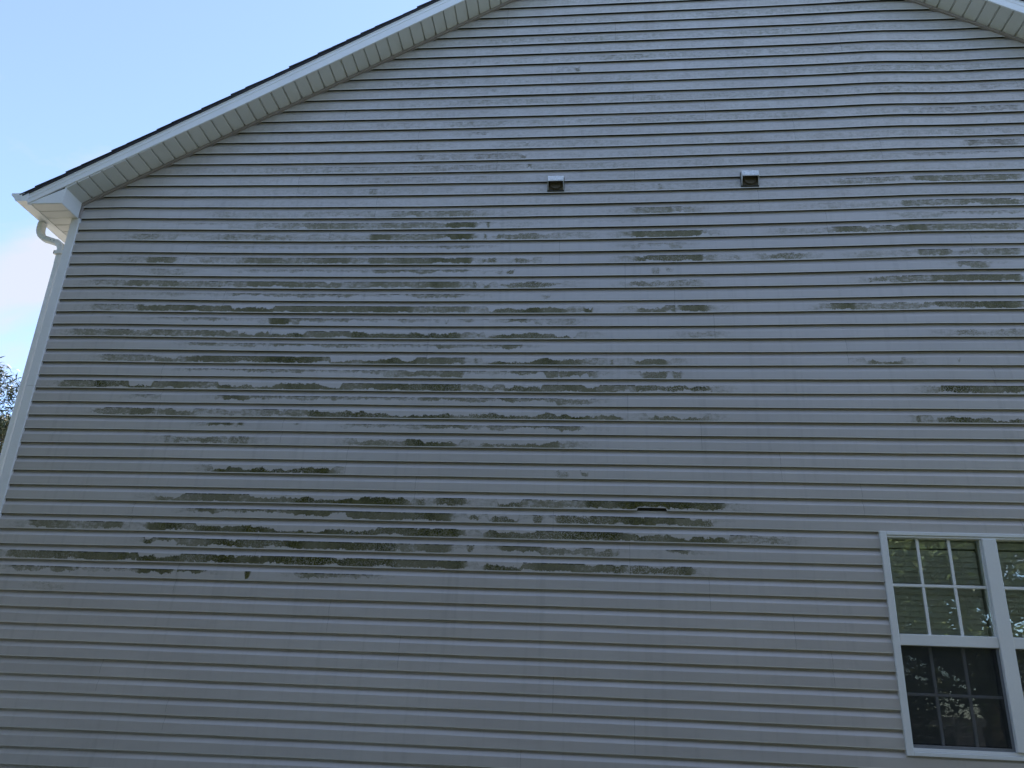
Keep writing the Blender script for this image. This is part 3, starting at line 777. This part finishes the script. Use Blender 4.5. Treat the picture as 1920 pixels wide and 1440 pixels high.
def eave():
    # boxed return under the rake
    zf = lambda x: ML * x + CL
    b = MB()
    x0, x1 = XTIP + .006, -4.5445
    b.prism([(x0, ZE), (x1, ZE), (x1, zf(x1) - .002), (x0, max(zf(x0), ZE + .004))], -OVER + .003, -0.0275)
    part(b.build('cornice_return', MAT['alu']))
    MB().box(-4.5560, -4.5265, -.0262, .003, 5.4005, 5.566, .003).build('soffit_channel', MAT['channel'], [c for c in house.children if c.name.startswith('rake_soffit')][0])
    e = empty('eave_soffit', HOFF, house)
    w = .1115
    y = -OVER + .008
    i = 0
    while y < DEPTH:
        y1 = min(y + w, DEPTH)
        s = MB()
        prof = [(y + .001, ZE + .001), (y1 - .011, ZE), (y1 - .009, ZE + .012), (y1, ZE + .012), (y1, ZE + .015), (y + .001, ZE + .015)]
        xa, xb = XTIP + .0346, (-4.546 if y < 0.0 else -4.585)
        k = len(prof)
        vs = [(xa, a, h - .006) for a, h in prof] + [(xb, a, h - .006) for a, h in prof]
        fs = [(j, (j + 1) % k, (j + 1) % k + k, j + k) for j in range(k)] + [tuple(range(k - 1, -1, -1)), tuple(range(k, 2 * k))]
        s.add(vs, fs).build('soffit_panel', MAT['soffit'], e)
        y = y1; i += 1
        if i > 24:
            MB().box(xa, xb, y, DEPTH, ZE - .006, ZE + .004).build('soffit_panel', MAT['soffit'], e)
            break
    part(MB().box(XTIP + .001, XTIP + .034, -OVER + .006, DEPTH, ZE - .010, ZE + .13).build('eave_fascia', MAT['alu']))
    # K-style gutter, hollow, with end cap
    g = empty('gutter', HOFF, house)
    xg = XTIP - .002
    zt, zb = 5.496, 5.417
    outer = [(xg, zt), (xg, zb), (xg - .098, zb), (xg - .110, zb + .012), (xg - .122, zb + .030), (xg - .142, zb + .048), (xg - .154, zt - .018), (xg - .154, zt), (xg - .138, zt)]
    inner = [(xg - .138, zt - .004), (xg - .150, zt - .004), (xg - .150, zt - .017), (xg - .139, zb + .051), (xg - .119, zb + .032), (xg - .107, zb + .014), (xg - .096, zb + .003), (xg - .002, zb + .003), (xg - .002, zt)]
    poly = outer + inner
    n = len(poly)
    ya, yb = -OVER - .012, DEPTH + .2
    vs = [(x, ya, z) for x, z in poly] + [(x, yb, z) for x, z in poly]
    fs = [(i, (i + 1) % n, (i + 1) % n + n, i + n) for i in range(n)]
    MB().add(vs, fs).build('trough', MAT['alu'], g)
    capo = [(x, z) for x, z in outer[:-1]]
    MB().prism([(x + (.001 if x > xg - .01 else -.002), z + (.0 if z > zb + .01 else -.002)) for x, z in capo], ya - .003, ya - .0005).build('end_cap', MAT['alu'], g)
    # downspout: corrugated elbows and a rectangular pipe down the side wall
    d = empty('downspout', HOFF, house)
    def rect_path(name, path, hw, hd, ribs=False, bev=.006):
        path = [Vector(p) for p in path]
        b = MB(); rings = []
        ey = Vector((0, 1, 0))
        for i, p in enumerate(path):
            t = (path[min(i + 1, len(path) - 1)] - path[max(i - 1, 0)]).normalized()
            a = ey.cross(t).normalized()
            s = 1.0 + (.05 if ribs and i % 2 else 0)
            c = []
            for sx, sy in ((-1, -1), (1, -1), (1, 1), (-1, 1)):
                for q in (0, 1):
                    # bevelled rectangle corner
                    ox, oy = (hw - (bev if q == (0 if sx * sy < 0 else 1) else 0)), (hd - (bev if q == (1 if sx * sy < 0 else 0) else 0))
                    c.append(p + a * sx * ox * s + ey * sy * oy * s)
            ring = sorted(c, key=lambda v: math.atan2((v - p).dot(ey), (v - p).dot(a)))
            rings.append([v[:] for v in ring])
        k = len(rings[0])
        vs = [v for r_ in rings for v in r_]
        fs = [(i * k + j, i * k + (j + 1) % k, (i + 1) * k + (j + 1) % k, (i + 1) * k + j) for i in range(len(path) - 1) for j in range(k)]
        fs += [tuple(range(k - 1, -1, -1)), tuple((len(path) - 1) * k + j for j in range(k))]
        return b.add(vs, fs).build(name, MAT['alu'], d)
    yd = .068
    def arc(p0, p1, p2, n):
        return [tuple((1 - t) ** 2 * np.array(p0) + 2 * t * (1 - t) * np.array(p1) + t * t * np.array(p2)) for t in np.linspace(0, 1, n)]
    up = arc((-4.945, yd, 5.412), (-4.962, yd, 5.275), (-4.865, yd, 5.243), 15)
    rect_path('elbow', up, .025, .033, True)
    rect_path('offset_pipe', [(-4.868, yd, 5.244), (-4.75, yd, 5.204)], .024, .031)
    dn = arc((-4.752, yd, 5.205), (-4.690, yd, 5.180), (-4.688, yd, 5.090), 13)
    rect_path('elbow', dn, .026, .033, True)
    rect_path('pipe', [(-4.688, yd, 5.096), (-4.688, yd, 4.985)], .0265, .032)
    rect_path('pipe', [(-4.688, yd, 4.990), (-4.688, yd, 3.0), (-4.688, yd, .12)], .025, .030)
    for z in (5.088, 2.2):
        bb = MB()
        bb.box(-4.729, -4.615, yd - .046, yd - .0345, z - .016, z + .016)
        bb.box(-4.729, -4.721, yd - .046, yd + .046, z - .016, z + .016)
        bb.build('bracket', MAT['alu'], d)
    for (xs_, zs) in ((-4.80, 5.222), (-4.765, 5.209)):
        MB().tube([(xs_, yd - .0275, zs), (xs_, yd - .032, zs)], [.0045, .004], 8).build('screw', MAT['frame_grey'], d)
eave()

# the three other walls (hidden behind the gable from here)
def other_walls():
    b = MB()
    prof = []
    z = .25
    while z < 5.36:
        prof += [(0.0, z), (-0.013, z), (-0.013, z + .07), (-0.002, z + .110)]
        z += E_
    # left side
    n = len(prof)
    vs = [(-4.575 + dx, .0755, zz) for dx, zz in prof] + [(-4.575 + dx, DEPTH, zz) for dx, zz in prof]
    b.add(vs, [(i, i + 1, i + 1 + n, i + n) for i in range(n - 1)])
    vs = [(6.39 - dx, .115, zz) for dx, zz in prof] + [(6.39 - dx, DEPTH, zz) for dx, zz in prof]
    b.add(vs, [(i + n, i + 1 + n, i + 1, i) for i in range(n - 1)])
    part(b.build('side_wall', MAT['brick']))
    b = MB().prism([(-4.56, 0), (6.38, 0), (6.38, 5.44), (XPK, ZPK), (-4.56, 5.5)], DEPTH - .1, DEPTH)
    part(b.build('back_wall', MAT['brick']))
    b = MB().box(-4.55, 6.37, .115, DEPTH - .105, -.05, .30)
    part(b.build('foundation', MAT['brick']))
    b = MB().box(.6, 5.4, 3.6, 3.7, .3, 3.1).box(.6, 5.4, .12, 3.6, 3.0, 3.1).box(.5, .6, .12, 3.7, .3, 3.1).box(5.4, 5.5, .12, 3.7, .3, 3.1)
    part(b.build('room', MAT['inside']))
other_walls()

# ------------------------------------------------------------------ window
def window():
    w = empty('window', HOFF, house)
    yf = -.030
    J = .045
    def mk(name, x0, x1, y0, y1, z0, z1, mat='white', bev=.003):
        return MB().box(x0, x1, y0, y1, z0, z1, bev).build(name, MAT[mat], w)
    # casing: mitred look, butted with a stepped head
    mk('jamb', WX0, WX0 + J, yf, .10, WZ0, WZ1)
    mk('jamb', WX1 - J, WX1, yf, .10, WZ0, WZ1)
    head = MB().box(WX0 + J + .0005, WX1 - J - .0005, yf + .002, .10, WZ1 - .026, WZ1 - .0005, .003)
    head.build('head', MAT['white'], w)
    mk('head_step', WX0 + J + .0005, WX1 - J - .0005, yf + .010, .0995, WZ1 - .041, WZ1 - .0265)
    mk('sill', WX0 + J + .0005, WX1 - J - .0005, yf + .001, .10, WZ0 + .0005, WZ0 + .026)
    mk('sill_step', WX0 + J + .0005, WX1 - J - .0005, yf + .014, .0995, WZ0 + .0265, WZ0 + .047)
    xm0, xm1 = 2.668, 2.758
    mk('mullion', xm0, xm1, yf - .006, .0985, WZ0 + .0475, WZ1 - .0415)
    zr0, zr1 = 2.006, 2.078
    for x0, x1 in ((WX0 + J, xm0), (xm1, WX1 - J)):
        a, b = x0 + .0007, x1 - .0007
        zt, zb = WZ1 - .0415, WZ0 + .0475
        # meeting rail and thin sash stiles
        mk('meeting_rail', a, b, yf + .006, .060, zr0, zr1)
        mk('sash_stile', a, a + .006, yf + .016, .04, zr1 + .0005, zt)
        mk('sash_stile', b - .006, b, yf + .016, .04, zr1 + .0005, zt)
        # glass
        mk('pane', a + .0065, b - .0065, .010, .014, zr1 + .0005, zt - .0005, 'glass', 0)
        mk('pane', a + .0005, b - .0005, .040, .044, zb + .02, zr0 - .0005, 'glass', 0)
        mk('sash_rail', a, b, .020, .06, zb, zb + .0195)
        # grilles: two uprights and a crossbar per sash
        t = .0095
        for k in (1, 2):
            xc = a + (b - a) * k / 3.0
            for (q0, q1, yy) in ((zr1 + .001, zt - .001, .0005), (zb + .0205, zr0 - .001, .0305)):
                zm = (q0 + q1) / 2
                mk('muntin', xc - t, xc + t, yy, yy + .0085, q0, zm - t - .0004, bev=.002)
                mk('muntin', xc - t, xc + t, yy, yy + .0085, zm + t + .0004, q1, bev=.002)
        for (q0, q1, yy, ya) in ((zr1 + .001, zt - .001, .0005, .0065), (zb + .0205, zr0 - .001, .0305, .0005)):
            zm = (q0 + q1) / 2
            mk('muntin', a + ya, b - ya, yy, yy + .0085, zm - t, zm + t, bev=.002)
        # insect screen in a grey frame over the lower sash
        fr = MB()
        f = .017
        y0, y1 = -.006, .004
        fr.box(a, a + .006, y0, y1, zb + f + .0005, zr0 - .0005)
        fr.box(b - f, b, y0, y1, zb + f + .0005, zr0 - .0005)
        fr.box(a, b, y0, y1, zb + .001, zb + f)
        fr.build('screen_frame', MAT['frame_grey'], w)
        mk('insect_screen', a + .0065, b - f - .0005, -.0015, -.0010, zb + f + .001, zr0 - .001, 'screen', 0)
    return (WX0 + J, xm0), (xm1, WX1 - J)
bays = window()

def blind(x0, x1, label):
    t = empty('window_blind', ((x0 + x1) / 2, .075, WZ1 - .05))
    tag(t, label, 'blind', 'slatted blinds behind the twin window')
    hw = (x1 - x0) / 2 - .012
    MB().box(-hw, hw, -.02, .02, -.045, 0, .002).build('headrail', MAT['blind'], t)
    tilt = math.radians(73)
    me = None
    z = -.075
    while z > -1.30:
        if me is None:
            c, s = math.cos(tilt), math.sin(tilt)
            pts = [(-.0225, 0), (-.008, .0022), (.008, .0022), (.0225, 0), (.008, -.0006), (-.008, -.0006)]
            pr = [(a * c - b * s, a * s + b * c) for a, b in pts]
            o = MB().sweep(pr, (-hw, 0, 0), (hw, 0, 0), (0, 1, 0), (0, 0, 1)).build('slat', MAT['blind'], t)
            me = o.data
        else:
            o = bpy.data.objects.new('slat', me); fin(o, t)
        o.location = (0, 0, z)
        o.rotation_euler = (random.uniform(-.03, .03), random.uniform(-.002, .002), 0)
        z -= .0375
    MB().box(-hw, hw, -.018, .018, -1.335, -1.315, .002).build('bottom_rail', MAT['blind'], t)
    for cx in (-hw * .62, hw * .62):
        MB().tube([(cx, -.024, -.04), (cx, -.024, -1.32)], [.0012, .0012], 6).build('cord', MAT['blind'], t)
blind(*bays[0], 'closed grey slatted blind in the left half of the twin window')
blind(*bays[1], 'closed grey slatted blind in the right half of the twin window')

# ------------------------------------------------------------------ exhaust vents
def vent(xc, zc, w, h, label):
    v = empty('exhaust_vent', HOFF, house)
    v['label'] = label
    y0 = -.017
    x0, x1, z0, z1 = xc - w / 2, xc + w / 2, zc - h / 2, zc + h / 2
    # mounting plate with a raised rim
    MB().box(x0 - .002, x1 + .002, y0 - .008, .0, z0 - .002, z1 + .002, .003).build('mounting_plate', MAT['dark_mottle'], v)
    # hood: sloped front, two cheeks, open underneath, all with thickness
    yo = y0 - .062
    zt, zl = z1 - .004, z1 - .060
    t = .004
    b = MB()
    def wedge(xa, xb):
        P = [(y0 - .008, zt), (y0 - .040, zt - .002), (yo, zl), (yo, zl - .010), (y0 - .008, z0 + .008)]
        vs = [(xa, y, z) for y, z in P] + [(xb, y, z) for y, z in P]
        k = len(P)
        fs = [tuple(range(k)), tuple(range(2 * k - 1, k - 1, -1))] + [(i, i + k, (i + 1) % k + k, (i + 1) % k) for i in range(k)]
        b.add(vs, fs)
    wedge(x0 + .003, x0 + .003 + t); wedge(x1 - .003 - t, x1 - .003)
    F = [(y0 - .008, zt), (y0 - .040, zt - .002), (yo, zl), (yo, zl - .012)]
    G = [(y0 - .008, zt - t), (y0 - .038, zt - .002 - t), (yo + t, zl - t), (yo + t, zl - .012)]
    xa, xb = x0 + .0072, x1 - .0072
    vs = [(xa, y, z) for y, z in F] + [(xb, y, z) for y, z in F] + [(xa, y, z) for y, z in G] + [(xb, y, z) for y, z in G]
    fs = []
    for i in range(3):
        fs += [(i, i + 1, i + 5, i + 4), (8 + i, 12 + i, 13 + i, 9 + i)]
    fs += [(3, 11, 15, 7), (0, 4, 12, 8)]
    b.add(vs, fs)
    b.build('hood', MAT['hood'], v)
    # crimped drip teeth on the hood edge
    for k in range(9):
        xx = xa + (xb - xa) * (k + .5) / 9
        MB().box(xx - .0035, xx + .0035, yo - .003, yo - .0004, zl - .014, zl - .002).build('drip_tooth', MAT['hood'], v)
    # liner, duct collar and hanging damper inside
    MB().box(xa + .001, xb - .001, y0 - .0115, y0 - .0085, z0 + .010, zt - .006).build('liner', MAT['duct'], v)
    r = w * .36
    ring = MB()
    seg = 28
    vs = []; fs = []
    cz = zc - .004
    for k in range(seg):
        a = 2 * math.pi * k / seg
        for rr_, yy in ((r, y0 - .012), (r, y0 - .026), (r - .004, y0 - .026), (r - .004, y0 - .012)):
            vs.append((xc + rr_ * math.cos(a), yy, cz + rr_ * math.sin(a)))
    for k in range(seg):
        k2 = (k + 1) % seg
        for j in range(4):
            fs.append((k * 4 + j, k2 * 4 + j, k2 * 4 + (j + 1) % 4, k * 4 + (j + 1) % 4))
    ring.add(vs, fs).build('duct_collar', MAT['duct'], v)
    MB().tube([(xc, y0 - .0225, cz), (xc, y0 - .0245, cz)], [r - .005, r - .005], 28).build('damper', MAT['duct'], v)
vent(-.300, 5.664, .140, .136, 'vent hood nearer the middle of the gable')
vent(1.312, 5.678, .143, .139, 'vent hood to the right with a plain round damper')

# ------------------------------------------------------------------ trees
def crown_mesh(name, seed, n_leaf, rx, ry, rz, leaf, mat, trunk_h, needle=False):
    r = np.random.default_rng(seed)
    nc = 190 if needle else 70
    # clumps on limbs spread through the crown
    d = r.normal(size=(nc, 3)); d /= np.linalg.norm(d, axis=1)[:, None]
    rad = r.uniform(.35, 1.0, nc) ** .6
    cen = d * rad[:, None] * np.array([rx, ry, rz])
    cen[:, 2] += trunk_h + rz * .9
    size = r.uniform(.45, 1.0, nc) * min(rx, rz) * (.25 if needle else .34)
    k = r.integers(0, nc, n_leaf)
    off = r.normal(size=(n_leaf, 3)) * (.55 if needle else .5)
    off[:, 2] *= .6
    pos = cen[k] + off * size[k][:, None]
    a = r.normal(size=(n_leaf, 3)); a /= np.linalg.norm(a, axis=1)[:, None]
    b = np.cross(a, r.normal(size=(n_leaf, 3))); b /= np.linalg.norm(b, axis=1)[:, None]
    s = leaf * r.uniform(.6, 1.3, n_leaf)[:, None]
    wdt = s * (.16 if needle else .45)
    v = np.empty((n_leaf, 4, 3))
    v[:, 0] = pos - a * s; v[:, 1] = pos + b * wdt; v[:, 2] = pos + a * s; v[:, 3] = pos - b * wdt
    me = bpy.data.meshes.new(name)
    me.vertices.add(n_leaf * 4); me.loops.add(n_leaf * 4); me.polygons.add(n_leaf)
    me.vertices.foreach_set('co', v.reshape(-1).astype(np.float32))
    me.loops.foreach_set('vertex_index', np.arange(n_leaf * 4, dtype=np.int32))
    me.polygons.foreach_set('loop_start', np.arange(0, n_leaf * 4, 4, dtype=np.int32))
    me.update(calc_edges=True); me.validate()
    me.materials.append(mat)
    return me, cen
def trunk_mesh(name, seed, cen, trunk_h, top, r0):
    r = random.Random(seed)
    b = MB()
    path = []; rad = []
    for i in range(9):
        t = i / 8
        path.append((.18 * math.sin(t * 5 + seed), .18 * math.cos(t * 4 + seed) - .18, top * t)); rad.append(r0 * (1 - .85 * t) + .02)
    b.tube(path, rad, 9)
    for c in cen[::(3 if len(cen) > 100 else 2)]:
        z = min(max(trunk_h * .8, c[2] - abs(c[0]) * .6 - .4), top * .9)
        t = z / top
        p0 = Vector((.18 * math.sin(t * 5 + seed), .18 * math.cos(t * 4 + seed) - .18, z))
        p1 = Vector(c)
        mid = p0.lerp(p1, .5) + Vector((0, 0, -.15))
        b.tube([p0, mid, p1], [r0 * .25 * (1 - .6 * t), r0 * .14, .012], 6)
    me = bpy.data.meshes.new(name)
    me.from_pydata(b.v, [], b.f); me.materials.append(MAT['bark'])
    return me
def tree(name, loc, label, meshes, scale=1.0, rot=0.0, group=None):
    t = empty(name, loc)
    t.scale = (scale,) * 3
    t.rotation_euler = (0, 0, rot)
    tag(t, label, 'tree', group)
    for nm, me in meshes:
        o = bpy.data.objects.new(nm, me); fin(o, t)
    return t
cm, cc = crown_mesh('crown', 3, 80000, 3.4, 3.4, 4.6, .11, MAT['leaf_dark'], 1.6, True)
tm = trunk_mesh('trunk', 3, cc, 1.6, 9.6, .26)
tree('evergreen_tree', (-19.9, 16.8, 0), 'dark feathery evergreen beyond the left corner of the house', (('crown', cm), ('trunk', tm)), 1.05)
bm_, bc = crown_mesh('crown', 8, 90000, 4.2, 4.2, 4.4, .095, MAT['leaf'], 3.3)
bt = trunk_mesh('trunk', 8, bc, 3.3, 9.6, .3)
spots = ((7.4, -10.9, .78, .4, 'broad green tree opposite the window, nearest of the garden trees'),
         (2.4, -11.4, .78, 2.0, 'green tree straight behind the camera, next to the broad one'),
         (12.6, -11.2, .78, 4.1, 'second green tree from the right end of the row behind the camera'),
         (18.3, -10.6, .78, 1.1, 'rightmost green tree of the row behind the camera'),
         (-3.0, -11.0, .78, 3.1, 'middle green tree of the row behind the camera'),
         (-8.4, -10.8, .78, 5.2, 'second green tree from the left end of the row behind the camera'),
         (-14.0, -10.2, .78, 2.6, 'leftmost green tree of the row behind the camera'),
         (5.8, -25.0, 1.0, 2.2, 'green tree standing alone farther back beyond the added bushes'),
         (-9.6, -4.4, .80, .9, 'unseen green tree added left of the camera to shade the lower wall'))  # last tree is added out of view to darken the lower left wall
for x, y, s, r_, lab in spots:
    tree('garden_tree', (x, y, ground_z(x, y) - .05), lab, (('crown', bm_), ('trunk', bt)), s, r_, 'trees across the lawn')  # the last one is the added shade tree

# unseen bushes added below the trees to block the bright low sky
um, uc = crown_mesh('foliage', 21, 26000, 2.3, 2.0, 2.1, .085, MAT['leaf_dark'], .35)
us = trunk_mesh('stem', 21, uc, .35, 3.2, .10)
sky_block_rows = [(6.1, -15.5), (-22.5, -15.0), (-18.6, -16.0), (-14.8, -15.4), (-11.0, -16.2), (-7.2, -15.5), (-3.4, -16.1), (0.4, -15.4), (4.0, -16.0),
             (12.9, -15.6), (16.6, -16.2), (20.4, -15.3), (24.2, -15.9)]
side = ('seventh from the right', 'leftmost', 'second from the left', 'third from the left', 'fourth from the left', 'fifth from the left', 'sixth from the left',
        'sixth from the right', 'fifth from the right', 'fourth from the right', 'third from the right', 'second from the right', 'rightmost')
for k, (x, y) in enumerate(sky_block_rows):
    t = empty('sky_block_bush', (x, y, ground_z(x, y) - .05))
    t.scale = (1.0, 1.0, 1.0 + .12 * math.sin(k * 2.1)); t.rotation_euler = (0, 0, k * 1.3)
    tag(t, 'unseen leafy bush added behind the camera to block low sky, %s of its row' % side[k], 'bush', 'bushes added to block low sky')
    for nm, me in (('foliage', um), ('stem', us)):
        o = bpy.data.objects.new(nm, me); fin(o, t)

def neighbour():
    x, y = 27.0, -55.0
    h = empty('neighbour_house', (x, y, -4.6))
    tag(h, 'small plain house with a dark roof beyond the garden trees', 'house')
    MB().box(-7, 7, -5, 5, 0, 3.2).build('wall', MAT['brick'], h)
    vs = [(-7.5, -5.5, 3.15), (7.5, -5.5, 3.15), (7.5, 5.5, 3.15), (-7.5, 5.5, 3.15), (-7.5, 0, 6.0), (7.5, 0, 6.0)]
    MB().add(vs, [(0, 1, 5, 4), (2, 3, 4, 5), (1, 2, 5), (3, 0, 4), (3, 2, 1, 0)]).build('roof', MAT['shingle'], h)
    for wx in (-4.5, -1.5, 1.5, 4.5):
        MB().box(wx - .5, wx + .5, 5.001, 5.05, 1.0, 2.3, .01).build('window', MAT['frame_grey'], h)
neighbour()
